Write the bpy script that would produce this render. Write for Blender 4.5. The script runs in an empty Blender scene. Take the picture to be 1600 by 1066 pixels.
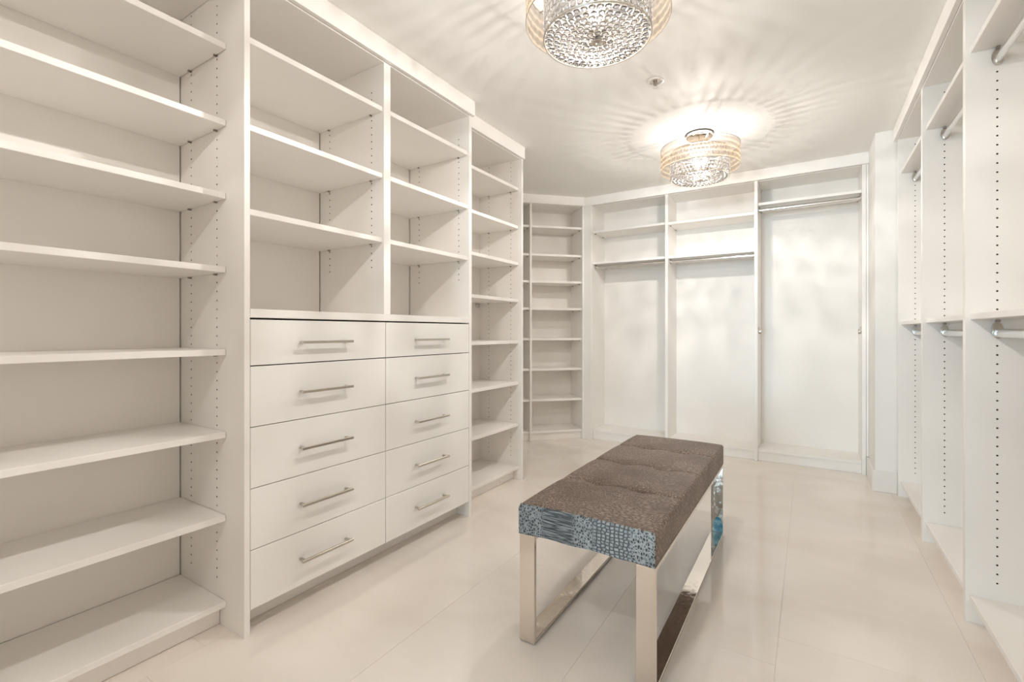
import bpy, bmesh, math, random
from mathutils import Matrix, Vector
random.seed(4)
PI = math.pi
SC = bpy.context.scene
COL = SC.collection

# ------------------------------------------------------------------ camera, world, light, exposure
YAW = math.atan(465 / 736.0)
cam_d = bpy.data.cameras.new('camera')
cam_d.sensor_width = 36.0
cam_d.sensor_fit = 'HORIZONTAL'
cam_d.lens = 736.0 / 1600.0 * 36.0
cam_d.shift_y = -14.7 / 1600.0
cam_d.clip_start = 0.02
cam = bpy.data.objects.new('camera', cam_d)
COL.objects.link(cam)
cam.location = (0, 0, 1.04)
cam.rotation_euler = (PI / 2, 0, YAW)
SC.camera = cam

world = bpy.data.worlds.new('world')
SC.world = world
world.use_nodes = True
world.node_tree.nodes['Background'].inputs[0].default_value = (0.80, 0.90, 1.0, 1)
world.node_tree.nodes['Background'].inputs[1].default_value = 0.05

# daylight from behind the camera; unseen window added to aim it through the doorway
day = bpy.data.lights.new('doorway_daylight', 'AREA')
day.shape = 'RECTANGLE'
day.size, day.size_y = 2.3, 1.8
day.energy = 370.0
day.color = (0.60, 0.84, 1.0)
day_o = bpy.data.objects.new('doorway_daylight', day)
COL.objects.link(day_o)
day_o.location = (-1.15, -6.0, 1.15)
day_o.rotation_euler = (PI / 2, 0, 0)

LAMP_WATTS = 43.0          # each of three bulbs in a ceiling lamp
LAMP_COLOR = (1.0, 0.952, 0.915)

SC.view_settings.view_transform = 'Standard'
SC.view_settings.look = 'None'
SC.view_settings.exposure = 0.15
SC.view_settings.gamma = 1.0
SC.view_settings.use_curve_mapping = False
SC.cycles.use_denoising = True
SC.cycles.max_bounces = 14
SC.cycles.diffuse_bounces = 8
SC.cycles.glossy_bounces = 6
SC.cycles.transmission_bounces = 8
SC.cycles.transparent_max_bounces = 32
SC.cycles.sample_clamp_indirect = 6.0
SC.cycles.caustics_reflective = False
SC.cycles.caustics_refractive = False

# ------------------------------------------------------------------ materials
MATS = {}


def new_mat(name):
    m = bpy.data.materials.new(name)
    m.use_nodes = True
    nt = m.node_tree
    b = nt.nodes['Principled BSDF']
    MATS[name] = m
    return m, nt, b


def N(nt, kind, **kw):
    n = nt.nodes.new(kind)
    for k, v in kw.items():
        setattr(n, k, v)
    return n


def simple(name, col, rough, metal=0.0, spec=0.5, var=0.0, scale=3.0, bump=0.0, bscale=300.0):
    m, nt, b = new_mat(name)
    b.inputs['Roughness'].default_value = rough
    b.inputs['Metallic'].default_value = metal
    b.inputs['Specular IOR Level'].default_value = spec
    b.inputs['Base Color'].default_value = (*col, 1)
    if var > 0 or bump > 0:
        tc = N(nt, 'ShaderNodeNewGeometry')
    if var > 0:
        no = N(nt, 'ShaderNodeTexNoise')
        no.inputs['Scale'].default_value = scale
        no.inputs['Detail'].default_value = 3
        nt.links.new(tc.outputs['Position'], no.inputs['Vector'])
        cr = N(nt, 'ShaderNodeValToRGB')
        cr.color_ramp.elements[0].position = 0.3
        cr.color_ramp.elements[1].position = 0.7
        cr.color_ramp.elements[0].color = (*[c * (1 - var) for c in col], 1)
        cr.color_ramp.elements[1].color = (*[min(1, c * (1 + var)) for c in col], 1)
        nt.links.new(no.outputs['Fac'], cr.inputs['Fac'])
        nt.links.new(cr.outputs['Color'], b.inputs['Base Color'])
    if bump > 0:
        n2 = N(nt, 'ShaderNodeTexNoise')
        n2.inputs['Scale'].default_value = bscale
        n2.inputs['Detail'].default_value = 2
        nt.links.new(tc.outputs['Position'], n2.inputs['Vector'])
        bp = N(nt, 'ShaderNodeBump')
        bp.inputs['Strength'].default_value = bump
        bp.inputs['Distance'].default_value = 0.001
        nt.links.new(n2.outputs['Fac'], bp.inputs['Height'])
        nt.links.new(bp.outputs['Normal'], b.inputs['Normal'])
    return m


M_MEL = simple('white_melamine', (0.885, 0.863, 0.832), 0.38, var=0.012, scale=4, bump=0.05, bscale=500)
M_BACK = simple('white_backing_board', (0.87, 0.843, 0.805), 0.45, var=0.02, scale=2.5)
M_DRAWER = simple('white_satin_drawer_front', (0.88, 0.868, 0.838), 0.26, var=0.012, scale=3)
M_CORE = simple('bored_hole_core', (0.10, 0.075, 0.05), 0.9)
M_WALL = simple('painted_wall', (0.87, 0.858, 0.83), 0.6, var=0.01, scale=2, bump=0.06, bscale=180)
M_CEIL = simple('painted_ceiling', (0.87, 0.858, 0.83), 0.65, var=0.01, scale=1.5, bump=0.05, bscale=160)
M_NICKEL = simple('brushed_nickel', (0.60, 0.56, 0.50), 0.30, metal=1.0)
M_CHROME = simple('polished_chrome', (0.80, 0.79, 0.77), 0.06, metal=1.0)
M_ROD = simple('chrome_rod', (0.80, 0.79, 0.77), 0.16, metal=1.0)
M_DARKMETAL = simple('dark_pin_metal', (0.40, 0.36, 0.31), 0.4, metal=0.8)
M_WHITEMETAL = simple('white_enamel', (0.82, 0.80, 0.77), 0.35)
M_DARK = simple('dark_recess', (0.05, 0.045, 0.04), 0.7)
M_GROUT = simple('pale_grout', (0.82, 0.76, 0.69), 0.7)


def steel_mat():
    m, nt, b = new_mat('mirror_polished_steel')
    b.inputs['Metallic'].default_value = 1.0
    g = N(nt, 'ShaderNodeNewGeometry')
    no = N(nt, 'ShaderNodeTexNoise')
    no.inputs['Scale'].default_value = 60
    no.inputs['Detail'].default_value = 4
    nt.links.new(g.outputs['Position'], no.inputs['Vector'])
    cr = N(nt, 'ShaderNodeValToRGB')
    cr.color_ramp.elements[0].position = 0.42
    cr.color_ramp.elements[0].color = (0.04, 0.04, 0.04, 1)
    cr.color_ramp.elements[1].position = 0.75
    cr.color_ramp.elements[1].color = (0.22, 0.22, 0.22, 1)
    nt.links.new(no.outputs['Fac'], cr.inputs['Fac'])
    nt.links.new(cr.outputs['Color'], b.inputs['Roughness'])
    b.inputs['Base Color'].default_value = (0.74, 0.685, 0.62, 1)
    return m


M_STEEL = steel_mat()


def tile_mat():
    m, nt, b = new_mat('polished_cream_tile')
    g = N(nt, 'ShaderNodeNewGeometry')
    oi = N(nt, 'ShaderNodeObjectInfo')
    add = N(nt, 'ShaderNodeVectorMath', operation='ADD')
    mul = N(nt, 'ShaderNodeVectorMath', operation='SCALE')
    comb = N(nt, 'ShaderNodeCombineXYZ')
    nt.links.new(oi.outputs['Random'], comb.inputs[0])
    nt.links.new(oi.outputs['Random'], comb.inputs[2])
    nt.links.new(comb.outputs[0], mul.inputs[0])
    mul.inputs['Scale'].default_value = 0.5
    nt.links.new(g.outputs['Position'], add.inputs[0])
    nt.links.new(mul.outputs[0], add.inputs[1])
    mp = N(nt, 'ShaderNodeMapping')
    mp.inputs['Rotation'].default_value = (0, 0, 0.5)
    mp.inputs['Scale'].default_value = (1.0, 2.1, 1.0)
    nt.links.new(add.outputs[0], mp.inputs['Vector'])
    no = N(nt, 'ShaderNodeTexNoise')
    no.inputs['Scale'].default_value = 1.5
    no.inputs['Detail'].default_value = 5
    no.inputs['Roughness'].default_value = 0.55
    no.inputs['Distortion'].default_value = 0.7
    nt.links.new(mp.outputs[0], no.inputs['Vector'])
    cr = N(nt, 'ShaderNodeValToRGB')
    e = cr.color_ramp.elements
    e[0].position, e[0].color = 0.30, (0.785, 0.712, 0.64, 1)
    e[1].position, e[1].color = 0.72, (0.855, 0.795, 0.735, 1)
    x = e.new(0.5)
    x.color = (0.825, 0.76, 0.695, 1)
    nt.links.new(no.outputs['Fac'], cr.inputs['Fac'])
    # thin pale veins
    n2 = N(nt, 'ShaderNodeTexNoise')
    n2.inputs['Scale'].default_value = 1.7
    n2.inputs['Detail'].default_value = 3
    n2.inputs['Distortion'].default_value = 1.2
    nt.links.new(mp.outputs[0], n2.inputs['Vector'])
    c2 = N(nt, 'ShaderNodeValToRGB')
    f = c2.color_ramp.elements
    f[0].position, f[0].color = 0.485, (0, 0, 0, 1)
    f[1].position, f[1].color = 0.515, (0, 0, 0, 1)
    k = f.new(0.5)
    k.color = (0.16, 0.16, 0.16, 1)
    nt.links.new(n2.outputs['Fac'], c2.inputs['Fac'])
    mx = N(nt, 'ShaderNodeMix', data_type='RGBA')
    nt.links.new(c2.outputs['Color'], mx.inputs['Factor'])
    nt.links.new(cr.outputs['Color'], mx.inputs['A'])
    mx.inputs['B'].default_value = (0.86, 0.80, 0.73, 1)
    nt.links.new(mx.outputs['Result'], b.inputs['Base Color'])
    b.inputs['Roughness'].default_value = 0.065
    b.inputs['Specular IOR Level'].default_value = 0.5
    return m


M_TILE = tile_mat()


def croc_mat(name, front):
    """Crocodile-embossed hide; object coordinates in metres."""
    m, nt, b = new_mat(name)
    L = nt.links.new
    tc = N(nt, 'ShaderNodeTexCoord')
    # warp
    wn = N(nt, 'ShaderNodeTexNoise')
    wn.inputs['Scale'].default_value = 14 if front else 7
    wn.inputs['Detail'].default_value = 2
    L(tc.outputs['Object'], wn.inputs['Vector'])
    sub = N(nt, 'ShaderNodeVectorMath', operation='SUBTRACT')
    L(wn.outputs['Color'], sub.inputs[0])
    sub.inputs[1].default_value = (0.5, 0.5, 0.5)
    sc = N(nt, 'ShaderNodeVectorMath', operation='SCALE')
    sc.inputs['Scale'].default_value = 0.006 if front else 0.05
    L(sub.outputs[0], sc.inputs[0])
    ad = N(nt, 'ShaderNodeVectorMath', operation='ADD')
    L(tc.outputs['Object'], ad.inputs[0])
    L(sc.outputs[0], ad.inputs[1])

    def cells(scale, rnd):
        mp = N(nt, 'ShaderNodeMapping')
        mp.inputs['Scale'].default_value = scale
        L(ad.outputs[0], mp.inputs['Vector'])
        vo = N(nt, 'ShaderNodeTexVoronoi', feature='DISTANCE_TO_EDGE')
        vo.inputs['Scale'].default_value = 1.0
        vo.inputs['Randomness'].default_value = rnd
        L(mp.outputs[0], vo.inputs['Vector'])
        return vo.outputs['Distance']

    def mixf(fac, a, c):
        mx = N(nt, 'ShaderNodeMix', data_type='FLOAT')
        L(fac, mx.inputs['Factor'])
        L(a, mx.inputs['A'])
        L(c, mx.inputs['B'])
        return mx.outputs['Result']
    sep = N(nt, 'ShaderNodeSeparateXYZ')
    L(ad.outputs[0], sep.inputs[0])
    if front:
        A = cells((135, 1, 105), 0.75)      # pebbly flank scales
        B = cells((15, 1, 230), 0.85)       # long drawn belly scales
        C = cells((72, 1, 98), 0.4)       # square back scales
        mr = N(nt, 'ShaderNodeMapRange')
        mr.inputs['From Min'].default_value = -0.23
        mr.inputs['From Max'].default_value = 0.23
        L(sep.outputs['X'], mr.inputs['Value'])

        def ramp(stops):
            cr = N(nt, 'ShaderNodeValToRGB')
            els = cr.color_ramp.elements
            els[0].position, els[0].color = stops[0][0], (*[stops[0][1]] * 3, 1)
            els[1].position, els[1].color = stops[-1][0], (*[stops[-1][1]] * 3, 1)
            for p, v in stops[1:-1]:
                q = els.new(p)
                q.color = (v, v, v, 1)
            L(mr.outputs[0], cr.inputs['Fac'])
            return cr.outputs['Color']
        inv = N(nt, 'ShaderNodeMapRange')
        inv.inputs['From Min'].default_value = 0.06
        inv.inputs['From Max'].default_value = 0.22
        inv.inputs['To Min'].default_value = 0.30
        inv.inputs['To Max'].default_value = 0.0
        L(A, inv.inputs['Value'])
        A = inv.outputs[0]                 # the flank scales lie sunk between pale ridges
        h = mixf(ramp([(0, 0), (0.18, 0), (0.22, 1), (0.42, 1), (0.47, 0), (1, 0)]), A, B)
        h = mixf(ramp([(0, 0), (0.56, 0), (0.60, 1), (0.82, 1), (0.86, 0), (1, 0)]), h, C)
    else:
        A = cells((120, 75, 60), 0.9)
        B = cells((48, 150, 90), 0.9)
        zn = N(nt, 'ShaderNodeTexNoise')
        zn.inputs['Scale'].default_value = 5.5
        L(tc.outputs['Object'], zn.inputs['Vector'])
        zr = N(nt, 'ShaderNodeValToRGB')
        zr.color_ramp.elements[0].position = 0.45
        zr.color_ramp.elements[1].position = 0.55
        L(zn.outputs['Fac'], zr.inputs['Fac'])
        h = mixf(zr.outputs['Color'], A, B)
    hr = N(nt, 'ShaderNodeValToRGB')
    hr.color_ramp.elements[0].position = 0.03
    hr.color_ramp.elements[1].position = 0.30
    L(h, hr.inputs['Fac'])
    n3 = N(nt, 'ShaderNodeTexNoise')
    n3.inputs['Scale'].default_value = 6
    n3.inputs['Detail'].default_value = 5
    L(tc.outputs['Object'], n3.inputs['Vector'])
    base = N(nt, 'ShaderNodeValToRGB')
    be = base.color_ramp.elements
    if front:
        be[0].position, be[0].color = 0.35, (0.205, 0.217, 0.217, 1)  # cool daylight on the bench end put into the hide colour
        be[1].position, be[1].color = 0.65, (0.31, 0.318, 0.308, 1)
    else:
        be[0].position, be[0].color = 0.34, (0.255, 0.175, 0.138, 1)
        be[1].position, be[1].color = 0.66, (0.46, 0.345, 0.28, 1)
    L(n3.outputs['Fac'], base.inputs['Fac'])
    mx = N(nt, 'ShaderNodeMix', data_type='RGBA')
    L(hr.outputs['Color'], mx.inputs['Factor'])
    mx.inputs['A'].default_value = (0.028, 0.032, 0.036, 1) if front else (0.115, 0.078, 0.058, 1)
    L(base.outputs['Color'], mx.inputs['B'])
    L(mx.outputs['Result'], b.inputs['Base Color'])
    b.inputs['Roughness'].default_value = 0.42
    b.inputs['Specular IOR Level'].default_value = 0.5
    bp = N(nt, 'ShaderNodeBump')
    bp.inputs['Strength'].default_value = 0.7 if front else 0.9
    bp.inputs['Distance'].default_value = 0.002 if front else 0.003
    L(hr.outputs['Color'], bp.inputs['Height'])
    L(bp.outputs['Normal'], b.inputs['Normal'])
    return m


M_CROC = croc_mat('brown_crocodile_leather', False)
M_CROCF = croc_mat('daylit_crocodile_leather', True)  # bench hide again, its blue-grey standing in for cool daylight


def shade_mat():
    m, nt, b = new_mat('sheer_organza')
    L = nt.links.new
    out = nt.nodes['Material Output']
    g = N(nt, 'ShaderNodeNewGeometry')
    wv = N(nt, 'ShaderNodeTexNoise')
    wv.inputs['Scale'].default_value = 40
    mp = N(nt, 'ShaderNodeMapping')
    mp.inputs['Scale'].default_value = (1, 1, 6)
    L(g.outputs['Position'], mp.inputs['Vector'])
    L(mp.outputs[0], wv.inputs['Vector'])
    cr = N(nt, 'ShaderNodeValToRGB')
    cr.color_ramp.elements[0].color = (0.080, 0.059, 0.037, 1)
    cr.color_ramp.elements[1].color = (0.106, 0.081, 0.055, 1)
    L(wv.outputs['Fac'], cr.inputs['Fac'])
    tr = N(nt, 'ShaderNodeBsdfTranslucent')
    di = N(nt, 'ShaderNodeBsdfDiffuse')
    tp = N(nt, 'ShaderNodeBsdfTransparent')
    L(cr.outputs['Color'], tr.inputs['Color'])
    L(cr.outputs['Color'], di.inputs['Color'])
    m1 = N(nt, 'ShaderNodeMixShader')
    m1.inputs[0].default_value = 0.55
    L(di.outputs[0], m1.inputs[1])
    L(tr.outputs[0], m1.inputs[2])
    m2 = N(nt, 'ShaderNodeMixShader')
    m2.inputs[0].default_value = 0.45
    L(m1.outputs[0], m2.inputs[1])
    L(tp.outputs[0], m2.inputs[2])
    L(m2.outputs[0], out.inputs['Surface'])
    return m


M_SHADE = shade_mat()


def bead_mat():
    m, nt, b = new_mat('clear_crystal')
    L = nt.links.new
    out = nt.nodes['Material Output']
    tr = N(nt, 'ShaderNodeBsdfTranslucent')
    tr.inputs['Color'].default_value = (0.0260, 0.0249, 0.0244, 1)
    gl = N(nt, 'ShaderNodeBsdfGlossy')
    gl.inputs['Roughness'].default_value = 0.12
    gl.inputs['Color'].default_value = (0.9, 0.9, 0.9, 1)
    tp = N(nt, 'ShaderNodeBsdfTransparent')
    tp.inputs['Color'].default_value = (0.96, 0.95, 0.93, 1)
    lw = N(nt, 'ShaderNodeLayerWeight')
    lw.inputs['Blend'].default_value = 0.25
    m1 = N(nt, 'ShaderNodeMixShader')
    m1.inputs[0].default_value = 0.52
    L(tr.outputs[0], m1.inputs[1])
    L(tp.outputs[0], m1.inputs[2])
    m2 = N(nt, 'ShaderNodeMixShader')
    L(lw.outputs['Fresnel'], m2.inputs[0])
    L(m1.outputs[0], m2.inputs[1])
    L(gl.outputs[0], m2.inputs[2])
    L(m2.outputs[0], out.inputs['Surface'])
    return m


M_BEAD = bead_mat()


def dimmer_mat():
    m, nt, b = new_mat('uplight_dimmer')  # for the plate added above the bulbs to dim their uplight
    L = nt.links.new
    out = nt.nodes['Material Output']
    tp = N(nt, 'ShaderNodeBsdfTransparent')
    tp.inputs['Color'].default_value = (0.33, 0.33, 0.33, 1)
    di = N(nt, 'ShaderNodeBsdfDiffuse')
    di.inputs['Color'].default_value = (0.10, 0.098, 0.095, 1)
    mx = N(nt, 'ShaderNodeMixShader')
    mx.inputs[0].default_value = 0.10
    L(tp.outputs[0], mx.inputs[1])
    L(di.outputs[0], mx.inputs[2])
    L(mx.outputs[0], out.inputs['Surface'])
    return m


M_DIMMER = dimmer_mat()


def bulb_mat():
    m, nt, b = new_mat('lit_bulb')
    out = nt.nodes['Material Output']
    em = N(nt, 'ShaderNodeEmission')
    em.inputs['Color'].default_value = (*LAMP_COLOR, 1)
    em.inputs['Strength'].default_value = 3.5
    tp = N(nt, 'ShaderNodeBsdfTransparent')
    mx = N(nt, 'ShaderNodeMixShader')
    mx.inputs[0].default_value = 0.3
    nt.links.new(tp.outputs[0], mx.inputs[1])
    nt.links.new(em.outputs[0], mx.inputs[2])
    nt.links.new(mx.outputs[0], out.inputs['Surface'])
    return m


M_BULB = bulb_mat()


def film_mat():
    m, nt, b = new_mat('torn_blue_film')
    L = nt.links.new
    tc = N(nt, 'ShaderNodeTexCoord')
    no = N(nt, 'ShaderNodeTexNoise')
    no.inputs['Scale'].default_value = 45
    no.inputs['Detail'].default_value = 4
    L(tc.outputs['Object'], no.inputs['Vector'])
    cr = N(nt, 'ShaderNodeValToRGB')
    e = cr.color_ramp.elements
    e[0].position, e[0].color = 0.35, (0.03, 0.17, 0.24, 1)
    e[1].position, e[1].color = 0.68, (0.35, 0.55, 0.60, 1)
    L(no.outputs['Fac'], cr.inputs['Fac'])
    L(cr.outputs['Color'], b.inputs['Base Color'])
    b.inputs['Roughness'].default_value = 0.3
    return m


M_FILM = film_mat()

# ------------------------------------------------------------------ helpers
CACHE = {}


def link(o, parent=None):
    COL.objects.link(o)
    if parent is not None:
        o.parent = parent
    return o


def mesh_from(name, vs, fs, mats, midx=None, smooth=False):
    me = bpy.data.meshes.new(name)
    me.from_pydata([tuple(v) for v in vs], [], fs)
    for mt in (mats if isinstance(mats, (list, tuple)) else [mats]):
        me.materials.append(mt)
    if midx:
        for p, i in zip(me.polygons, midx):
            p.material_index = i
    if smooth:
        for p in me.polygons:
            p.use_smooth = True
    bm = bmesh.new()
    bm.from_mesh(me)
    bmesh.ops.recalc_face_normals(bm, faces=bm.faces)
    bm.to_mesh(me)
    bm.free()
    me.update()
    return me


def cbox_data(hx, hy, hz, ch):
    """chamfered box about the origin, 24 verts 26 faces"""
    if ch <= 0:
        vs = [(x, y, z) for x in (-hx, hx) for y in (-hy, hy) for z in (-hz, hz)]
        fs = [(0, 1, 3, 2), (4, 6, 7, 5), (0, 4, 5, 1), (2, 3, 7, 6), (0, 2, 6, 4), (1, 5, 7, 3)]
        return vs, fs
    c = min(ch, hx * .45, hy * .45, hz * .45)
    vs, idx = [], {}
    for sx in (-1, 1):
        for sy in (-1, 1):
            for sz in (-1, 1):
                for a in range(3):
                    p = [sx * hx, sy * hy, sz * hz]
                    for b in range(3):
                        if b != a:
                            p[b] -= (sx, sy, sz)[b] * c
                    idx[(sx, sy, sz, a)] = len(vs)
                    vs.append(tuple(p))
    fs = []
    for s in (-1, 1):
        fs.append([idx[(s, -1, -1, 0)], idx[(s, 1, -1, 0)], idx[(s, 1, 1, 0)], idx[(s, -1, 1, 0)]])
        fs.append([idx[(-1, s, -1, 1)], idx[(1, s, -1, 1)], idx[(1, s, 1, 1)], idx[(-1, s, 1, 1)]])
        fs.append([idx[(-1, -1, s, 2)], idx[(1, -1, s, 2)], idx[(1, 1, s, 2)], idx[(-1, 1, s, 2)]])
    for a in (-1, 1):
        for b in (-1, 1):
            fs.append([idx[(a, b, -1, 0)], idx[(a, b, 1, 0)], idx[(a, b, 1, 1)], idx[(a, b, -1, 1)]])
            fs.append([idx[(a, -1, b, 0)], idx[(a, 1, b, 0)], idx[(a, 1, b, 2)], idx[(a, -1, b, 2)]])
            fs.append([idx[(-1, a, b, 1)], idx[(1, a, b, 1)], idx[(1, a, b, 2)], idx[(-1, a, b, 2)]])
    for sx in (-1, 1):
        for sy in (-1, 1):
            for sz in (-1, 1):
                fs.append([idx[(sx, sy, sz, 0)], idx[(sx, sy, sz, 1)], idx[(sx, sy, sz, 2)]])
    return vs, fs


def box_obj(name, x0, x1, y0, y1, z0, z1, mat, parent=None, ch=0.0012, off=(0, 0, 0)):
    """one chamfered board; off: the parent's own world position (coordinates are given in world or in the root's frame)"""
    x0, x1 = min(x0, x1), max(x0, x1)
    y0, y1 = min(y0, y1), max(y0, y1)
    hx, hy, hz = round((x1 - x0) / 2, 5), round((y1 - y0) / 2, 5), round((z1 - z0) / 2, 5)
    key = (name, hx, hy, hz, ch, mat.name)
    if key not in CACHE:
        vs, fs = cbox_data(hx, hy, hz, ch)
        CACHE[key] = mesh_from(name, vs, fs, mat)
    o = bpy.data.objects.new(name, CACHE[key])
    o.location = ((x0 + x1) / 2 - off[0], (y0 + y1) / 2 - off[1], (z0 + z1) / 2 - off[2])
    return link(o, parent)


class Geo:
    """collects several solids into one mesh"""

    def __init__(s):
        s.vs, s.fs, s.mi = [], [], []

    def add(s, vs, fs, mi=0, mat=None):
        n = len(s.vs)
        s.vs += [tuple(mat @ Vector(v)) if mat else tuple(v) for v in vs]
        s.fs += [[i + n for i in f] for f in fs]
        s.mi += [mi] * len(fs)
        return s

    def box(s, x0, x1, y0, y1, z0, z1, ch=0.001, mi=0):
        vs, fs = cbox_data((x1 - x0) / 2, (y1 - y0) / 2, (z1 - z0) / 2, ch)
        c = ((x0 + x1) / 2, (y0 + y1) / 2, (z0 + z1) / 2)
        return s.add([(v[0] + c[0], v[1] + c[1], v[2] + c[2]) for v in vs], fs, mi)

    def lathe(s, prof, n=32, mi=0, mat=None, close=False):
        vs, fs = [], []
        for r, z in prof:
            for k in range(n):
                a = 2 * PI * k / n
                vs.append((r * math.cos(a), r * math.sin(a), z))
        m = len(prof)
        for i in range(m if close else m - 1):
            j = (i + 1) % m
            for k in range(n):
                fs.append([i * n + k, i * n + (k + 1) % n, j * n + (k + 1) % n, j * n + k])
        return s.add(vs, fs, mi, mat)

    def tube(s, p, q, rx, ry=None, n=14, mi=0, up=(0, 0, 1)):
        ry = ry or rx
        p, q = Vector(p), Vector(q)
        d = (q - p).normalized()
        u = Vector(up)
        if abs(d.dot(u)) > .95:
            u = Vector((1, 0, 0))
        a = d.cross(u).normalized()
        b = a.cross(d).normalized()
        vs = []
        for c in (p, q):
            for k in range(n):
                t = 2 * PI * k / n
                vs.append(c + a * rx * math.cos(t) + b * ry * math.sin(t))
        fs = [[k, (k + 1) % n, n + (k + 1) % n, n + k] for k in range(n)] + [list(range(n)), list(range(n, 2 * n))]
        return s.add(vs, fs, mi)

    def build(s, name, mats, parent=None, smooth=False, loc=(0, 0, 0)):
        me = mesh_from(name, s.vs, s.fs, mats, s.mi, smooth)
        if smooth:
            me.set_sharp_from_angle(angle=math.radians(40))
        o = bpy.data.objects.new(name, me)
        o.location = loc
        return link(o, parent)


def thing(name, label, cat, loc=(0, 0, 0), rz=0.0, group=None):
    o = bpy.data.objects.new(name, None)
    o.empty_display_size = 0.1
    o.location = loc
    o.rotation_euler = (0, 0, rz)
    o['label'] = label
    o['category'] = cat
    o['kind'] = 'thing'
    if group:
        o['group'] = group
    return link(o)


def struct(o, label=None):
    o['kind'] = 'structure'
    if label:
        o['label'] = label
        o['category'] = o.name.split('_')[0]
    return o


def copy_tree(o, parent=None):
    c = o.copy()
    COL.objects.link(c)
    if parent is not None:
        c.parent = parent
    for ch in list(o.children):
        copy_tree(ch, c)
    return c


HOLE_R = 0.0032
PITCH = 0.032


def holed_board(name, x0, x1, y0, y1, z0, z1, cols, parent, off, mat=None):
    """upright board whose -Y face carries bored columns of pin holes. cols: [(x, first z, last z), ...]"""
    mat = mat or M_MEL
    g = Geo()
    yh = y0
    w = 0.010

    def q(a, b, c, d, mi=0):
        g.add([a, b, c, d], [[0, 1, 2, 3]], mi)
    q((x0, y1, z0), (x1, y1, z0), (x1, y1, z1), (x0, y1, z1))
    q((x0, y0, z0), (x0, y1, z0), (x0, y1, z1), (x0, y0, z1))
    q((x1, y0, z0), (x1, y1, z0), (x1, y1, z1), (x1, y0, z1))
    q((x0, y0, z0), (x1, y0, z0), (x1, y1, z0), (x0, y1, z0))
    q((x0, y0, z1), (x1, y0, z1), (x1, y1, z1), (x0, y1, z1))
    cols = sorted(cols)
    xs = [x0]
    for c in cols:
        xs += [c[0] - w, c[0] + w]
    xs.append(x1)
    for i in range(0, len(xs), 2):
        q((xs[i], yh, z0), (xs[i + 1], yh, z0), (xs[i + 1], yh, z1), (xs[i], yh, z1))
    for cx, za, zb in cols:
        n = int(round((zb - za) / PITCH)) + 1
        zs = za - PITCH / 2
        ze = za + (n - .5) * PITCH
        q((cx - w, yh, z0), (cx + w, yh, z0), (cx + w, yh, zs), (cx - w, yh, zs))
        q((cx - w, yh, ze), (cx + w, yh, ze), (cx + w, yh, z1), (cx - w, yh, z1))
        for k in range(n):
            zc = za + k * PITCH
            out, inn, deep = [], [], []
            for j in range(8):
                a = PI / 4 * j
                ca, sa = math.cos(a), math.sin(a)
                mxx = max(abs(ca), abs(sa))
                out.append((cx + w * ca / mxx, yh, zc + PITCH / 2 * sa / mxx))
                inn.append((cx + HOLE_R * ca, yh, zc + HOLE_R * sa))
                deep.append((cx + HOLE_R * ca, yh + 0.010, zc + HOLE_R * sa))
            g.add(out + inn, [[j, (j + 1) % 8, 8 + (j + 1) % 8, 8 + j] for j in range(8)])
            g.add(inn + deep, [[j, (j + 1) % 8, 8 + (j + 1) % 8, 8 + j] for j in range(8)] + [list(range(8, 16))], 1)
    me = bpy.data.meshes.new(name)
    cxm = ((x0 + x1) / 2, (y0 + y1) / 2, (z0 + z1) / 2)
    me.from_pydata([(v[0] - cxm[0], v[1] - cxm[1], v[2] - cxm[2]) for v in g.vs], [], g.fs)
    me.materials.append(mat)
    me.materials.append(M_CORE)
    for p, i in zip(me.polygons, g.mi):
        p.material_index = i
    o = bpy.data.objects.new(name, me)
    o.location = (cxm[0] - off[0], cxm[1] - off[1], cxm[2] - off[2])
    return link(o, parent)


T = 0.019            # board thickness
CEIL = 2.337
TOPZ = 2.250         # underside of the cabinet tops
SHELF_Z = [2.052, 1.783, 1.527, 1.268, 0.978, 0.688, 0.396]   # shelf tops of the open towers
ST = 0.021


def pins(name, parent, off, face_y, xs, z, toward=-1):
    """two little support pins on a board face at y = face_y, below a shelf whose underside is z"""
    for x in xs:
        box_obj(name, x - .003, x + .003, face_y + toward * .0105, face_y + toward * .0005, z - .006, z - .0005, M_DARKMETAL, parent, ch=0, off=off)


# ------------------------------------------------------------------ the room
def quad(name, vs, mat):
    me = mesh_from(name, vs, [[0, 1, 2, 3]], mat)
    return link(bpy.data.objects.new(name, me))


XL, XR = -2.082, 0.93      # left and right wall faces
YF = -1.20                 # wall behind the camera
YB = 4.585                 # end wall
XA = -3.02                 # alcove beyond the left run
WT = 0.10


def wall(name, x0, x1, y0, y1, z0=0.0, z1=CEIL):
    o = box_obj(name, x0, x1, y0, y1, z0, z1, M_WALL, None, ch=0)
    return struct(o)


wall('wall_left', XL - WT, XL, YF - WT, 2.90)
wall('wall_alcove', XA, XL - WT, 2.80, 2.90)
wall('wall_alcove_side', XA - WT, XA, 2.80, YB + WT)
wall('wall_back', XA, XR + WT, YB, YB + WT)
wall('wall_right', XR, XR + WT, YF - WT, 3.868)
wall('wall_pier', 0.362, XR + WT, 3.868, YB)
# wall behind the camera; its unseen doorway is sized to shape the daylight beam
DX0, DX1, DZ = -1.12, -0.35, 2.08
wall('wall_front', XL, DX0, YF - WT, YF)
wall('wall_front.001', DX1, XR, YF - WT, YF)
wall('wall_front.002', DX0, DX1, YF - WT, YF, DZ, CEIL)
struct(box_obj('ceiling', XA - WT, XR + WT, YF - WT, YB + WT, CEIL, CEIL + .1, M_CEIL, None, ch=0))
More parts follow.
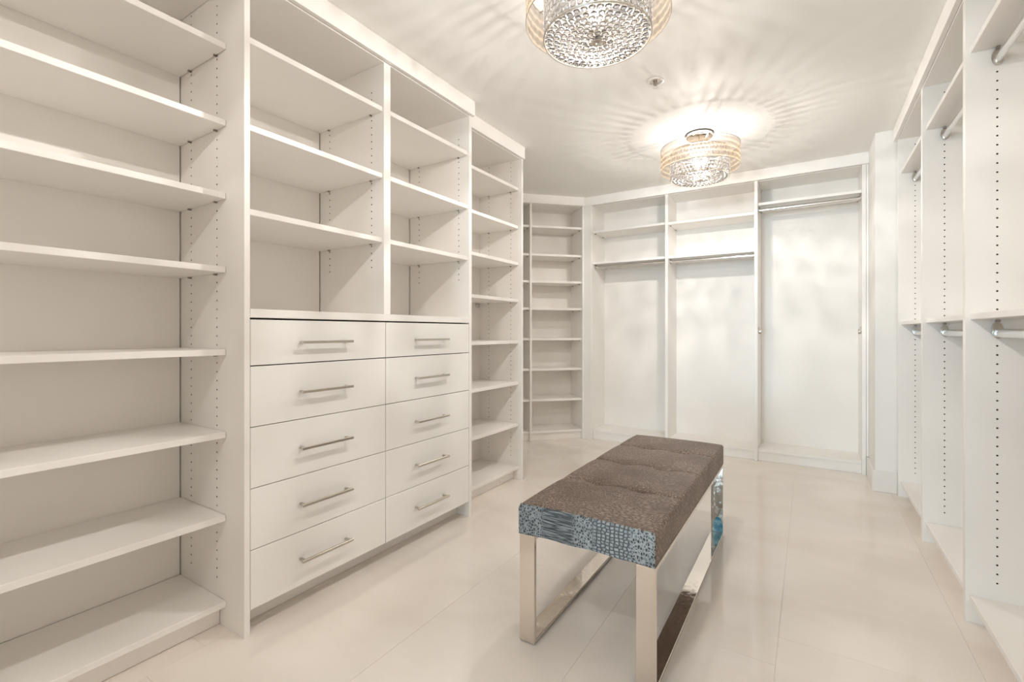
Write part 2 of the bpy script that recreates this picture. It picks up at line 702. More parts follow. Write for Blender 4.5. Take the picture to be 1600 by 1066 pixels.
# floor: a grout bed with separate large tiles let into it
floor = struct(box_obj('floor', XA - WT, XR + WT, YF - .3, YB + WT, -0.06, -0.0016, M_GROUT, None, ch=0))
TW, TL, GAP = 0.533, 1.066, 0.0007
col_i = 0
x = 0.443 - 7 * TW
while x < XR:
    k = round((x - 0.443) / TW)
    y = (1.840 if k % 2 else 1.678) - 4 * TL
    if k % 2 == 0:
        y = 1.678 - 4 * TL
    while y < YB:
        xa, xb = max(x, XA), min(x + TW, XR)
        ya, yb = max(y, YF - .3), min(y + TL, YB)
        if xb - xa > .03 and yb - ya > .03:
            box_obj('tile', xa + GAP / 2, xb - GAP / 2, ya + GAP / 2, yb - GAP / 2, -0.012, 0.0, M_TILE, floor, ch=0.0003, off=floor.location)
        y += TL
    x += TW
# baseboard round the pier
bb = box_obj('baseboard_right', 0.350, 0.4735, 3.856, 3.8675, 0.0005, 0.134, M_WHITEMETAL, None, ch=0.002)
struct(bb)
struct(box_obj('baseboard_back', 0.3465, 0.3615, 3.868, 4.245, 0.0005, 0.134, M_WHITEMETAL, None, ch=0.002))

# ------------------------------------------------------------------ left run: open shelf tower, drawer cabinet, open shelf tower
BACKX = -2.078


def left_tower(label, y0, y1, left_side, right_side, ya, yb, hole_z0):
    """y0..y1: outer faces; ya..yb clear bay"""
    loc = (-1.90, (y0 + y1) / 2, 0.0)
    r = thing('shelf_tower', label, 'shelving', loc, group='open shelf towers of the long wall')
    front = -1.707
    sf = -1.732
    if left_side:
        box_obj('side_panel', BACKX + .006, front, y0, ya, 0.0005, TOPZ + T, M_MEL, r, off=loc)
    if right_side:
        holed_board('side_panel', BACKX + .006, front, yb, y1, 0.0005, TOPZ + T,
                    [(-1.797, hole_z0, 2.24), (-1.988, hole_z0, 2.24)], r, loc)
    box_obj('back_panel', BACKX, BACKX + .005, ya, yb - .003, 0.0945, TOPZ, M_BACK, r, ch=0, off=loc)
    box_obj('top_panel', BACKX + .006, -1.7145, ya, yb, TOPZ, TOPZ + T, M_MEL, r, off=loc)
    for z in SHELF_Z:
        box_obj('shelf', BACKX + .006, sf, ya + .001, yb - .001, z - ST, z, M_MEL, r, off=loc)
        pins('shelf_pin', r, loc, yb, (-1.797, -1.988), z - ST)
    box_obj('bottom_shelf', BACKX + .006, sf, ya, yb, 0.094 - ST, 0.094, M_MEL, r, off=loc)
    box_obj('toe_kick', -1.79, -1.775, ya, yb, 0.0005, 0.094 - ST, M_MEL, r, off=loc)
    f = box_obj('fascia', -1.712, -1.693, y0 if left_side else ya, y1 + (.003 if right_side else 0), TOPZ + .003, CEIL - .0005, M_MEL, r, off=loc)
    if right_side:      # return of the fascia back to the wall
        box_obj('fascia_return', BACKX + .006, -1.7125, y1 - .016, y1 + .003, TOPZ + T + .001, CEIL - .0005, M_MEL, r, off=loc)
    return r


# unit by the camera: its far side is the drawer cabinet's own panel
tA = left_tower('tall white open shelf tower before the drawer cabinet, with the widest shelves', -0.07, 0.862, True, False, -0.051, 0.862, 0.16)
tC = left_tower('narrow white open shelf tower past the drawer cabinet, ending the long wall run', 2.1325, 2.848, False, True, 2.1325, 2.829, 0.16)
for z in SHELF_Z:
    pins('shelf_pin', tA, tA.location, 0.863, (-1.797, -1.988), z - ST)
# small ring at the back of the far tower
g = Geo()
n, mseg = 20, 8
vs, fs = [], []
for i in range(n):
    a = 2 * PI * i / n
    for j in range(mseg):
        b = 2 * PI * j / mseg
        rr = .021 + .0034 * math.cos(b)
        vs.append((.0034 * math.sin(b), rr * math.cos(a), .7 * rr * math.sin(a)))
for i in range(n):
    for j in range(mseg):
        fs.append([i * mseg + j, ((i + 1) % n) * mseg + j, ((i + 1) % n) * mseg + (j + 1) % mseg, i * mseg + (j + 1) % mseg])
g.add(vs, fs)
g.build('metal_ring', M_CHROME, tC, True, (BACKX + .0105 + 1.90, 2.800 - tC.location[1], 1.232))

# drawer cabinet
bl = (-1.85, 1.497, 0.0)
cb = thing('drawer_cabinet', 'white cabinet with ten handled drawers below two columns of open cubbies', 'cabinet', bl)
FX = -1.616
holed_board('side_panel', BACKX + .006, FX, 0.863, 0.882, 0.0005, TOPZ + T, [(-1.797, 0.16, 2.24), (-1.988, 0.16, 2.24)], cb, bl)
holed_board('divider', BACKX + .006, FX, 1.481, 1.520, 1.1185, TOPZ - .0005, [(-1.697, 1.334, 2.134), (-1.997, 1.334, 2.134)], cb, bl)
holed_board('side_panel', BACKX + .006, FX, 2.107, 2.131, 0.0005, TOPZ + T, [(-1.690, 1.334, 2.134), (-1.995, 1.334, 2.134)], cb, bl)
box_obj('back_panel', BACKX, BACKX + .005, 0.882, 1.477, 1.118, TOPZ, M_BACK, cb, ch=0, off=bl)
box_obj('back_panel', BACKX, BACKX + .005, 1.520, 2.103, 1.118, TOPZ, M_BACK, cb, ch=0, off=bl)
box_obj('top_panel', BACKX + .006, FX - .0015, 0.8825, 2.1065, TOPZ, TOPZ + T, M_MEL, cb, off=bl)
box_obj('fascia', FX + .002, FX + .022, 0.863, 2.1345, TOPZ + .0035, CEIL - .0005, M_MEL, cb, off=bl)
box_obj('fascia_return', -1.690, FX + .0015, 2.1185, 2.1345, TOPZ + T + .001, CEIL - .0005, M_MEL, cb, off=bl)
box_obj('countertop', BACKX + .006, FX + .001, 0.8825, 2.1065, 1.088, 1.118, M_MEL, cb, off=bl)
for z in (2.052, 1.752, 1.462):
    box_obj('shelf', BACKX + .006, FX - .008, 0.883, 1.480, z - ST, z, M_MEL, cb, off=bl)
    pins('shelf_pin', cb, bl, 1.481, (-1.697, -1.997), z - ST)
    box_obj('shelf', BACKX + .006, FX - .008, 1.521, 2.106, z - ST, z, M_MEL, cb, off=bl)
    pins('shelf_pin', cb, bl, 2.107, (-1.690, -1.995), z - ST)
box_obj('carcass_board', BACKX + .006, FX - .04, 1.4915, 1.4945, 0.09, 1.08, M_DARK, cb, ch=0, off=bl)  # near-black strip, shade put into the gap between drawer columns
box_obj('carcass_front', FX - .06, FX - .05, 0.8825, 2.1065, 0.09, 1.087, M_DARK, cb, ch=0, off=bl)  # near-black sheet, shade put into the gaps around the drawer fronts
box_obj('toe_kick', -1.722, -1.705, 0.8825, 2.1065, 0.0005, 0.084, M_MEL, cb, off=bl)
box_obj('bottom_panel', -2.06, FX - .062, 0.8825, 2.1065, 0.070, 0.0875, M_MEL, cb, off=bl)
ZD = [(0.0865, 0.2875), (0.2905, 0.4985), (0.5015, 0.7095), (0.7125, 0.9195), (0.9235, 1.0815)]


def handle_mesh():
    g = Geo()
    g.box(.026, .036, -.115, .115, -.005, .005, .0012)
    g.box(0.0002, .027, -.106, -.096, -.004, .004, .0008)
    g.box(0.0002, .027, .096, .106, -.004, .004, .0008)
    return mesh_from('handle', g.vs, g.fs, M_NICKEL)


hm = handle_mesh()
for y0, y1, hy in ((0.8845, 1.4905, 1.173), (1.4935, 2.1045, 1.784)):
    for z0, z1 in ZD:
        d = box_obj('drawer', FX - .0185, FX, y0, y1, z0, z1, M_DRAWER, cb, ch=.0012, off=bl)
        h = bpy.data.objects.new('handle', hm)
        link(h, d)
        h.location = (.00925, hy - (y0 + y1) / 2, 0.0 if z0 < .9 else -.002)

# ------------------------------------------------------------------ corner shelf tower set at 45 degrees
# local frame: +x runs along the front towards the end wall, +y goes back into the corner
DL = (-1.846, 4.232, 0.0)
td = thing('corner_shelf_tower', 'white shelf tower set diagonally across the far corner', 'shelving', DL, PI / 4)
W2 = 0.525
DEP = 0.33
O0 = (0, 0, 0)
# boards: right side (x 0..), divider, left side
box_obj('side_panel', -.019, .0, .0, DEP, .0005, TOPZ + T, M_MEL, td)
box_obj('divider', -W2 - .019, -W2, .0, DEP, .0005, TOPZ + T, M_MEL, td)
box_obj('side_panel', -2 * W2 - .019, -2 * W2, .0, DEP, .0005, TOPZ + T, M_MEL, td)
for k in (0, 1):
    xb = -.0195 - k * W2
    xa = -W2 + .0005 - k * W2
    box_obj('back_panel', xa, xb, DEP - .006, DEP - .001, .09, TOPZ, M_BACK, td, ch=0)
    box_obj('top_panel', xa, xb, .012, DEP - .007, TOPZ, TOPZ + T, M_MEL, td)
    for z in SHELF_Z:
        box_obj('shelf', xa, xb, .018, DEP - .007, z - ST, z, M_MEL, td)
        for yy in (.07, .26):
            box_obj('shelf_pin', xb - .013, xb, yy - .004, yy + .004, z - ST - .008, z - ST - .0005, M_DARKMETAL, td, ch=0)
    box_obj('bottom_shelf', xa, xb, .018, DEP - .007, .092 - ST, .092, M_MEL, td)
    box_obj('toe_kick', xa, xb, .035, .052, .0005, .092 - ST, M_MEL, td)
box_obj('fascia', -2 * W2 - .019, -.003, -.016, .0025, TOPZ + .002, CEIL - .0005, M_MEL, td)

# ------------------------------------------------------------------ hanging bays on the end wall
EY = 4.250
EB = 4.578
el = (-0.72, 4.41, 0.0)
te = thing('hanging_wardrobe', 'white open wardrobe across the end wall with three bays', 'wardrobe', el)
box_obj('filler_panel', -1.8482, -1.776, EY - .0155, EY - .0005, .0005, TOPZ + .002, M_MEL, te, off=el)
box_obj('side_panel', -1.795, -1.772, EY, EB, .0005, TOPZ + T, M_MEL, te, off=el)
box_obj('divider', -1.082, -1.058, EY, EB, .0005, TOPZ + T, M_MEL, te, off=el)
box_obj('divider', -0.377, -0.353, EY, EB, .0005, TOPZ + T, M_MEL, te, off=el)
box_obj('side_panel', 0.322, 0.346, EY, EB, .0005, TOPZ + T, M_MEL, te, off=el)
box_obj('filler_panel', 0.347, 0.361, EY - .004, EY + .019, .136, TOPZ + .002, M_MEL, te, off=el)
bays = [(-1.772, -1.082, (2.014, 1.711)), (-1.058, -0.377, (2.010, 1.709)), (-0.353, 0.322, (2.078,))]


def rod_bracket(parent, p, axis, s, nm='rod_bracket'):
    """oval cup on a board; axis 'x' or 'y', s: direction in which the rod leaves"""
    g = Geo()
    d = Vector((s, 0, 0)) if axis == 'x' else Vector((0, s, 0))
    z = Vector((0, 0, 1))
    g.tube(Vector((0, 0, .012)) + d * .0005, Vector((0, 0, .012)) + d * .004, .0155, .027, n=18, up=z)
    g.tube(d * .004, d * .018, .0125, .0185, n=18, up=z)
    o = g.build(nm, M_NICKEL, parent, True)
    o.location = p
    return o


def rod_mesh(name, p, q, parent):
    g = Geo()
    p, q = Vector(p), Vector(q)
    c = (p + q) / 2
    g.tube(p - c, q - c, .0095, .0150, n=18)
    return g.build(name, M_ROD, parent, True, c)


def rodX(parent, off, x0, x1, y, z):
    o = rod_mesh('hanging_rod', (x0 + .018 - off[0], y - off[1], z), (x1 - .018 - off[0], y - off[1], z), parent)
    hl = (x1 - x0) / 2
    rod_bracket(o, (-hl, 0, 0), 'x', 1)
    rod_bracket(o, (hl, 0, 0), 'x', -1)


def rodY(parent, off, x, y0, y1, z):
    o = rod_mesh('hanging_rod', (x - off[0], y0 + .018 - off[1], z), (x - off[0], y1 - .018 - off[1], z), parent)
    hl = (y1 - y0) / 2
    rod_bracket(o, (0, -hl, 0), 'y', 1)
    rod_bracket(o, (0, hl, 0), 'y', -1)


for x0, x1, zs in bays:
    box_obj('back_panel', x0, x1, EB - .005, EB, .09, TOPZ, M_BACK, te, ch=0, off=el)
    box_obj('top_panel', x0 + .0003, x1 - .0003, EY + .018, EB - .006, TOPZ, TOPZ + T, M_MEL, te, off=el)
    for z in zs:
        box_obj('shelf', x0 + .0003, x1 - .0003, EY + .024, EB - .006, z - ST, z, M_MEL, te, off=el)
        for yy in (EY + .07, EB - .06):
            box_obj('shelf_pin', x0 + .0005, x0 + .013, yy - .004, yy + .004, z - ST - .008, z - ST - .0005, M_DARKMETAL, te, ch=0, off=el)
            box_obj('shelf_pin', x1 - .013, x1 - .0005, yy - .004, yy + .004, z - ST - .008, z - ST - .0005, M_DARKMETAL, te, ch=0, off=el)
    box_obj('bottom_shelf', x0 + .0003, x1 - .0003, EY + .022, EB - .006, .092 - ST, .092, M_MEL, te, off=el)
    box_obj('toe_kick', x0 + .0003, x1 - .0003, EY + .030, EY + .046, .0005, .092 - ST, M_MEL, te, off=el)
rodX(te, el, -1.772, -1.082, EY + .075, 1.668)
rodX(te, el, -1.058, -0.377, EY + .075, 1.664)
rodX(te, el, -0.353, 0.322, EY + .075, 2.028)
rod_bracket(te, (-0.3528 - el[0], EY + .075 - el[1], 1.04), 'x', 1)
rod_bracket(te, (0.3218 - el[0], EY + .075 - el[1], 1.04), 'x', -1)
box_obj('fascia', -1.846, 0.361, EY - .018, EY - .0005, TOPZ + .002, CEIL - .0005, M_MEL, te, off=el)

# ------------------------------------------------------------------ hanging bays along the right wall
fl = (0.70, 2.70, 0.0)
tf = thing('hanging_wardrobe', 'white open wardrobe along the side wall with upper and lower rods', 'wardrobe', fl)
RX0, RX1 = 0.473, 0.922
PT = 0.033
PY = [3.816, 3.062, 2.300, 1.54]
for y in PY:
    holed_board('side_panel', RX0, RX1 - .006, y, y + (PT if y < 3.8 else .0385), .0005, TOPZ + T,
                [(0.555, 0.158, 2.206), (0.845, 0.158, 2.206)], tf, fl)
for i in range(3):
    yb = PY[i]
    ya = PY[i + 1] + PT
    box_obj('back_panel', RX1 - .005, RX1, ya, yb, .09, TOPZ, M_BACK, tf, ch=0, off=fl)
    box_obj('top_panel', RX0 + .0008, RX1 - .006, ya + .0003, yb - .0003, TOPZ, TOPZ + T, M_MEL, tf, off=fl)
    for z in (2.056, 1.104):
        box_obj('shelf', RX0 + .013, RX1 - .006, ya + .0005, yb - .0005, z - ST, z, M_MEL, tf, off=fl)
        for xx in (0.555, 0.845):
            box_obj('shelf_pin', xx - .005, xx + .005, yb - .014, yb - .0005, z - ST - .009, z - ST - .0005, M_DARKMETAL, tf, ch=0, off=fl)
    rodY(tf, fl, 0.555, ya, yb, 1.990)
    rodY(tf, fl, 0.555, ya, yb, 1.034)
    box_obj('bottom_shelf', RX0 + .011, RX1 - .006, ya + .0003, yb - .0003, .098 - ST, .098, M_MEL, tf, off=fl)
    box_obj('toe_kick', RX0 + .058, RX0 + .074, ya + .0003, yb - .0003, .0005, .098 - ST, M_MEL, tf, off=fl)
box_obj('fascia', RX0 - .020, RX0 - .001, 1.54, 3.855, TOPZ + .004, CEIL - .0005, M_MEL, tf, off=fl)

# ------------------------------------------------------------------ bench
BX0, BX1, BY0, BY1 = -0.829, -0.370, 1.356, 2.612
bc = ((BX0 + BX1) / 2, (BY0 + BY1) / 2, 0.0)
tb = thing('upholstered_bench', 'brown crocodile leather bench on two polished steel loop frames', 'bench', bc)
TUFT = [(x, y) for y in (1.69, 2.01, 2.33) for x in (-.68, -.52)]


def cushion():
    hx, hy = (BX1 - BX0) / 2, (BY1 - BY0) / 2
    z0, z1 = 0.364, 0.470
    nx, ny = 40, 230
    R = 0.016

    def prof(t, h):
        """map t in 0..1 over the top with round edges: returns pos and drop"""
        return t

    def top_z(x, y):
        wx, wy = x + bc[0], y + bc[1]
        z = z1
        for tx, ty in TUFT:
            d2 = ((wx - tx) ** 2) / .0016 + ((wy - ty) ** 2) / .0010
            z -= .011 * math.exp(-d2)
        for ty in (1.69, 2.01, 2.33):
            wob = .006 * math.sin(wx * 31 + ty * 7)
            z -= .0055 * math.exp(-((wy - ty - wob) ** 2) / .00003)
        for ty in (1.69, 2.01, 2.33):
            z -= .003 * math.exp(-((wy - ty) ** 2) / .002)
        # slight pillow
        z -= .004 * (abs(x / hx) ** 4) + .004 * (abs(y / hy) ** 6)
        return z
    g = Geo()
    xs = [-hx + R + (2 * hx - 2 * R) * i / nx for i in range(nx + 1)]
    ys = [-hy + R + (2 * hy - 2 * R) * j / ny for j in range(ny + 1)]
    vs = [(x, y, top_z(x, y)) for y in ys for x in xs]
    fs = []
    for j in range(ny):
        for i in range(nx):
            a = j * (nx + 1) + i
            fs.append([a, a + 1, a + nx + 2, a + nx + 1])
    # border loop
    loop = [i for i in range(nx + 1)] + [j * (nx + 1) + nx for j in range(1, ny + 1)] + \
           [ny * (nx + 1) + i for i in range(nx - 1, -1, -1)] + [j * (nx + 1) for j in range(ny - 1, 0, -1)]
    prev = loop
    m = len(loop)
    rings = [(a, R) for a in (22, 45, 68, 90)]
    levels = [(R * math.sin(math.radians(a)), R * (1 - math.cos(math.radians(a)))) for a, _ in rings]
    zlow = [.425, .40, z0 + .004]
    base = [vs[i] for i in loop]

    def outward(i):
        x, y = base[i][0], base[i][1]
        ex = 1 if x >= hx - R - 1e-6 else (-1 if x <= -hx + R + 1e-6 else 0)
        ey = 1 if y >= hy - R - 1e-6 else (-1 if y <= -hy + R + 1e-6 else 0)
        v = Vector((ex, ey))
        return v.normalized() if v.length else v
    outs = [outward(i) for i in range(m)]
    for k in range(len(levels) + len(zlow)):
        cur = []
        for i in range(m):
            b, o = base[i], outs[i]
            if k < len(levels):
                d, dz = levels[k]
                z = b[2] - dz
            else:
                d = R
                z = zlow[k - len(levels)]
            s = d * (1.25 if (o.x and o.y) else 1.0)
            bulge = 0
            cur.append(len(vs))
            vs.append((b[0] + o.x * (s + bulge), b[1] + o.y * (s + bulge), z))
        for i in range(m):
            j = (i + 1) % m
            fs.append([prev[i], prev[j], cur[j], cur[i]])
        prev = cur
    # underside
    cur = []
    for i in range(m):
        o = outs[i]
        b = base[i]
        cur.append(len(vs))
        vs.append((b[0] - o.x * .01, b[1] - o.y * .01, z0))
    for i in range(m):
        j = (i + 1) % m
        fs.append([prev[i], prev[j], cur[j], cur[i]])
    fs.append(cur[::-1])
    g.add(vs, fs)
    return g.build('cushion', M_CROC, tb, True)


cu = cushion()
# the end band, a hide panel with coarse embossing; its blue-grey is painted daylight
g = Geo()
hx = (BX1 - BX0) / 2
nxx, nzz = 24, 8
vs, fs = [], []
ztop, zbot = .4635, .3665
for k in range(nzz + 1):
    for i in range(nxx + 1):
        t = i / nxx * 2 - 1
        z = zbot + (ztop - zbot) * k / nzz
        if k == 0:
            z += -.004 * abs(t) ** 3 + .0015 * math.sin(t * 9)
        if k == nzz:
            z += -.003 * abs(t) ** 4
        edge = .006 if k == nzz else 0
        vs.append((t * (hx - .002 - .003 * (k == nzz)), edge - .0035 - (0 if k in (0, nzz) else .0015), z))
n0 = len(vs)
vs += [(v[0], .002 + (0.006 if i >= nzz * (nxx + 1) else 0), v[2]) for i, v in enumerate(vs)]
for k in range(nzz):
    for i in range(nxx):
        a = k * (nxx + 1) + i
        fs.append([a, a + 1, a + nxx + 2, a + nxx + 1])
        fs.append([n0 + a, n0 + a + nxx + 1, n0 + a + nxx + 2, n0 + a + 1])
rim = [i for i in range(nxx + 1)] + [k * (nxx + 1) + nxx for k in range(1, nzz + 1)] + \
      [nzz * (nxx + 1) + i for i in range(nxx - 1, -1, -1)] + [k * (nxx + 1) for k in range(nzz - 1, 0, -1)]
for a, b in zip(rim, rim[1:] + rim[:1]):
    fs.append([a, b, n0 + b, n0 + a])
g.add(vs, fs)
eb = g.build('end_band', M_CROCF, tb, True, (0, BY0 - bc[1], 0))
eb['label'] = 'embossed end band with cool daylight in its colour'
bmesh_btn = Geo().lathe([(.0001, .0035), (.005, .003), (.0075, .001), (.008, -.001)], 12)
bme = mesh_from('button', bmesh_btn.vs, bmesh_btn.fs, M_CROC, smooth=True)
for tx, ty in TUFT:
    o = bpy.data.objects.new('button', bme)
    o.location = (tx - bc[0], ty - bc[1], .470 - .0185 + .0005)
    link(o, cu)
# loop frames of flat bar
LW, LT = 0.057, 0.014
for nm, xa in (('l', BX0 + .002), ('r', BX1 - .002 - LW)):
    g = Geo()
    fy0, fy1 = BY0 + .001, BY1 - .004
    xb = xa + LW
    # closed loop: outer and inner rectangle in YZ, extruded in X
    zo, zi = 0.362, 0.362 - LT
    outer = [(fy0, .002), (fy1, .002), (fy1, zo), (fy0, zo)]
    inner = [(fy0 + LT, .002 + LT), (fy1 - LT, .002 + LT), (fy1 - LT, zi), (fy0 + LT, zi)]
    e = .0012
    vs = []
    for (x, lo, li) in ((xa, outer, inner), (xb, outer, inner)):
        vs += [(x - bc[0], p[0] - bc[1], p[1]) for p in lo] + [(x - bc[0], p[0] - bc[1], p[1]) for p in li]
    fs = []
    for k in range(4):
        j = (k + 1) % 4
        fs.append([k, j, 4 + j, 4 + k])
        fs.append([8 + k, 8 + j, 12 + j, 12 + k])
        fs.append([k, j, 8 + j, 8 + k])
        fs.append([4 + k, 4 + j, 12 + j, 12 + k])
    g.add(vs, fs)
    fr = g.build('leg_frame', M_STEEL, tb)
    md = fr.modifiers.new('edge', 'BEVEL')
    md.width = .0012
    md.segments = 2
    md.limit_method = 'ANGLE'
    # glides under the feet
    for yy in (fy0 + .03, fy1 - .03):
        gg = Geo().lathe([(.0001, .0003), (.009, .0003), (.009, .0019), (.0001, .0019)], 12)
        gg.build('glide', M_DARK, fr, False, ((xa + xb) / 2 - bc[0], yy - bc[1], 0))
    if nm == 'r':
        # torn remains of the blue protective film on the far foot
        g = Geo()
        n = 9
        yy = fy1 - LT - .0012 - bc[1]
        top = [.052 + .030 * math.sin(i * .45) + random.uniform(-.006, .006) for i in range(n)]
        vs = []
        for dy in (0, .0008):
            for i in range(n):
                x = xa + .012 + (LW - .0125) * i / (n - 1) - bc[0]
                vs.append((x, yy + dy, .0175))
                vs.append((x, yy + dy, .0175 + top[i]))
        fs = []
        for i in range(n - 1):
            a = 2 * i
            fs.append([a, a + 2, a + 3, a + 1])
            fs.append([2 * n + a, 2 * n + a + 1, 2 * n + a + 3, 2 * n + a + 2])
            fs.append([a + 1, a + 3, 2 * n + a + 3, 2 * n + a + 1])
            fs.append([a, 2 * n + a, 2 * n + a + 2, a + 2])
        fs.append([0, 1, 2 * n + 1, 2 * n])
        fs.append([2 * n - 2, 2 * n - 1, 4 * n - 1, 4 * n - 2])
        g.add(vs, fs)
        fo = g.build('film_remnant', M_FILM, fr)
        fo['label'] = 'torn blue protective film'

# ------------------------------------------------------------------ crystal drum ceiling lamps
LZ = CEIL


def bead_geo():
    """faceted flat crystal in a thin metal setting, axis z: verts, faces, material per face"""
    n = 8
    rings = [(.0052, -.0042), (.0106, -.0012), (.0106, .0012), (.0052, .0042)]
    vs, fs, mi = [], [], []
    for r, z in rings:
        for k in range(n):
            a = 2 * PI * (k + .5) / n
            vs.append((r * math.cos(a), r * math.sin(a), z))
    for i in range(3):
        for k in range(n):
            fs.append([i * n + k, i * n + (k + 1) % n, (i + 1) * n + (k + 1) % n, (i + 1) * n + k])
            mi.append(0)
    fs.append(list(range(n))[::-1])
    fs.append(list(range(3 * n, 4 * n)))
    mi += [0, 0]
    o = len(vs)
    for r, z in ((.0112, -.0008), (.0117, -.0008), (.0117, .0008), (.0112, .0008)):
        for k in range(n):
            a = 2 * PI * (k + .5) / n
            vs.append((r * math.cos(a), r * math.sin(a), z))
    for i in range(4):
        j = (i + 1) % 4
        for k in range(n):
            fs.append([o + i * n + k, o + i * n + (k + 1) % n, o + j * n + (k + 1) % n, o + j * n + k])
            mi.append(1)
    return vs, fs, mi


BV, BF, BM = bead_geo()
bead_me = mesh_from('crystal_bead', BV, BF, [M_BEAD, M_NICKEL], BM)


def torus(R, r, n=64, m=6):
    g = Geo()
    return g.lathe([(R + r * math.cos(2 * PI * j / m), r * math.sin(2 * PI * j / m)) for j in range(m)], n, close=True)


ARMS = (172, 292, 52)
ZS0, ZS1 = 2.103, 2.245       # shade
ZC0, ZC1 = 2.046, 2.2165       # crystal drum
RS, RC = 0.243, 0.179


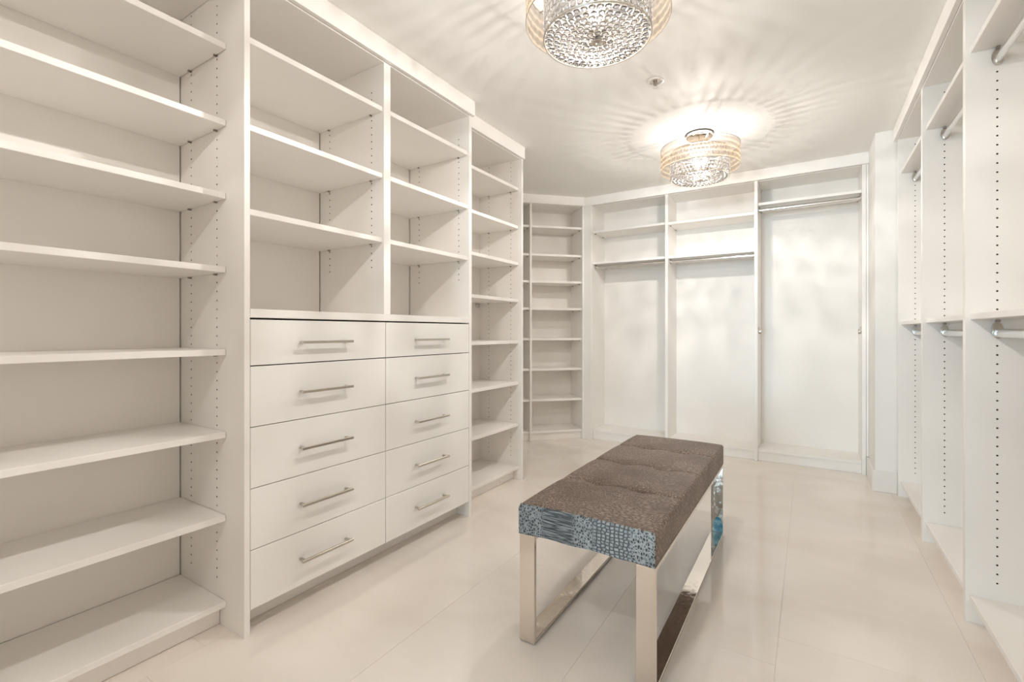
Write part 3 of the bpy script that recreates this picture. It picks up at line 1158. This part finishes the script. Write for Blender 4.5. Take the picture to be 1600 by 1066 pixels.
def make_lamp(label, loc, singles):
    t = thing('crystal_drum_lamp', label, 'ceiling lamp', loc, 0, 'crystal drum ceiling lamps')
    dz = -loc[2]
    g = Geo().lathe([(.001, CEIL - .0005 + dz), (.080, CEIL - .0005 + dz), (.082, CEIL - .006 + dz), (.082, CEIL - .024 + dz), (.076, CEIL - .030 + dz), (.001, CEIL - .030 + dz)], 40)
    g.build('canopy', M_CHROME, t, True)
    g = Geo()
    g.tube((0, 0, CEIL - .030 + dz), (0, 0, ZC0 + .002 + dz), .006, n=10)
    g.build('stem', M_CHROME, t, True)
    for a in ARMS:
        a = math.radians(a)
        g = Geo().tube((.004 * math.cos(a), .004 * math.sin(a), ZS1 - .004 + dz), (RS * math.cos(a), RS * math.sin(a), ZS1 - .004 + dz), .003, n=8)
        g.build('arm', M_CHROME, t, True)
    # shade: thin walled open drum
    g = Geo().lathe([(RS, ZS0 + dz), (RS, ZS1 + dz)], 72)
    sh = g.build('shade', M_SHADE, t, True)
    for z in (ZS0, ZS1):
        o = torus(RS, .0016).build('rim_wire', M_NICKEL, sh, True, (0, 0, z + dz))
    # crystal drum rims
    for z in (ZC0, ZC1):
        torus(RC + .002, .0028 if z == ZC0 else .0013).build('drum_ring', M_NICKEL, t, True, (0, 0, z + dz))
    # plate added to dim the light thrown up at the ceiling
    g = Geo().lathe([(.0065, ZC1 + .001 + dz), (RC + .0004, ZC1 + .001 + dz), (RC + .0004, ZC1 + .004 + dz), (.0065, ZC1 + .004 + dz)], 48, close=True)
    g.build('top_diffuser', M_DIMMER, t)
    # bulbs with their lights
    for k in range(3):
        a = math.radians(112 + 120 * k)
        p = (.034 * math.cos(a), .034 * math.sin(a), 2.150 + dz)
        g = Geo().lathe([(.0005, -.030), (.010, -.026), (.017, -.012), (.018, 0), (.012, .016), (.008, .026), (.0005, .028)], 14)
        b = g.build('bulb', M_BULB, t, True, p)
        g = Geo().lathe([(.0005, -.060), (.011, -.060), (.0130, -.046), (.0130, -.024), (.0005, -.024)], 12)
        g.build('socket', M_NICKEL, b, True)
        g = Geo().tube((p[0], p[1], 2.088 + dz), (0, 0, 2.088 + dz), .003, n=8)
        g.build('socket_arm', M_CHROME, t, True)
        li = bpy.data.lights.new('bulb_light', 'POINT')
        li.energy = LAMP_WATTS
        li.color = LAMP_COLOR
        li.shadow_soft_size = .0095
        lo = bpy.data.objects.new('bulb_light', li)
        lo.location = p
        link(lo, t)
    # beads of the bottom dish and of the drum wall
    spots = []
    for k in range(1, 8):
        r = .0235 * k - .001
        n = int(2 * PI * r / .0246)
        for i in range(n):
            a = 2 * PI * i / n + .3 * k
            z = ZC0 - .010 * (1 - (r / RC) ** 2) + dz + (.0012 if k % 2 else -.0012)
            spots.append(Matrix.Translation((r * math.cos(a), r * math.sin(a), z)) @ Matrix.Scale(1.05, 4))
    n = int(2 * PI * RC / .0238)
    for row in range(7):
        for i in range(n):
            a = 2 * PI * (i + .5 * (row % 2)) / n
            m = Matrix.Translation((RC * math.cos(a), RC * math.sin(a), ZC0 + .016 + row * .0237 + dz)) @ Matrix.Rotation(a, 4, 'Z') @ Matrix.Rotation(PI / 2, 4, 'Y')
            spots.append(m)
    lim = 298 if singles else 0
    for m in spots[:lim]:
        o = bpy.data.objects.new('crystal_bead', bead_me)
        o.matrix_local = m
        link(o, t)
    g = Geo()
    for m in spots[lim:]:
        k0 = len(g.mi)
        g.add(BV, BF, 0, m)
        g.mi[k0:] = BM
    o = g.build('crystal_beads', [M_BEAD, M_NICKEL], t)
    o['kind'] = 'stuff'
    # centre finial
    g = Geo().lathe([(.0005, 2.030), (.006, 2.0285), (.008, 2.0245), (.0055, 2.021), (.0005, 2.0195)], 16)
    fz = Geo().lathe([(.0005, 2.0325), (.019, 2.0315), (.021, 2.0295), (.019, 2.0275), (.008, 2.0255), (.0075, 2.0215), (.0045, 2.0175), (.0005, 2.0165)], 24)
    fz.build('finial', M_NICKEL, t, True, (0, 0, dz))
    return t


make_lamp('crystal drum ceiling lamp cut by the top edge, nearer than the sprinkler', (-0.617, 1.521, 2.03), True)
lp2 = make_lamp('crystal drum ceiling lamp beyond the sprinkler, before the end wall', (-0.611, 3.270, 2.03), False)
lp3 = copy_tree(lp2)
lp3.location = (-0.611, -0.23, 2.03)
for ch in lp3.children:          # this one is dimmed
    if ch.type == 'LIGHT':
        ch.data = ch.data.copy()
        ch.data.energy = LAMP_WATTS * 0.9
lp3['label'] = 'crystal drum ceiling lamp behind the camera by the doorway'

# ------------------------------------------------------------------ sprinkler
sp = thing('fire_sprinkler', 'small white recessed fire sprinkler on the ceiling between the lamps', 'sprinkler', (-0.676, 2.461, CEIL))
Geo().lathe([(.030, -.0005), (.042, -.0005), (.042, -.003), (.037, -.0055), (.030, -.004), (.029, -.0008)], 36, close=True).build('escutcheon', M_WHITEMETAL, sp, True)
Geo().lathe([(.0005, -.0006), (.029, -.0006), (.029, -.0012), (.0005, -.0012)], 28).build('cup', M_NICKEL, sp, True)
g = Geo()
g.tube((0, 0, -.0015), (0, 0, -.010), .010, n=16)
g.tube((-.009, 0, -.010), (-.002, 0, -.032), .0022, n=8)
g.tube((.009, 0, -.010), (.002, 0, -.032), .0022, n=8)
g.tube((0, 0, -.010), (0, 0, -.030), .0018, n=8)
g.build('frame', M_DARKMETAL, sp, True)
g = Geo()
g.lathe([(.0005, -.032), (.0135, -.032), (.0135, -.0335), (.0005, -.0335)], 16)
g.build('deflector', M_WHITEMETAL, sp, True)
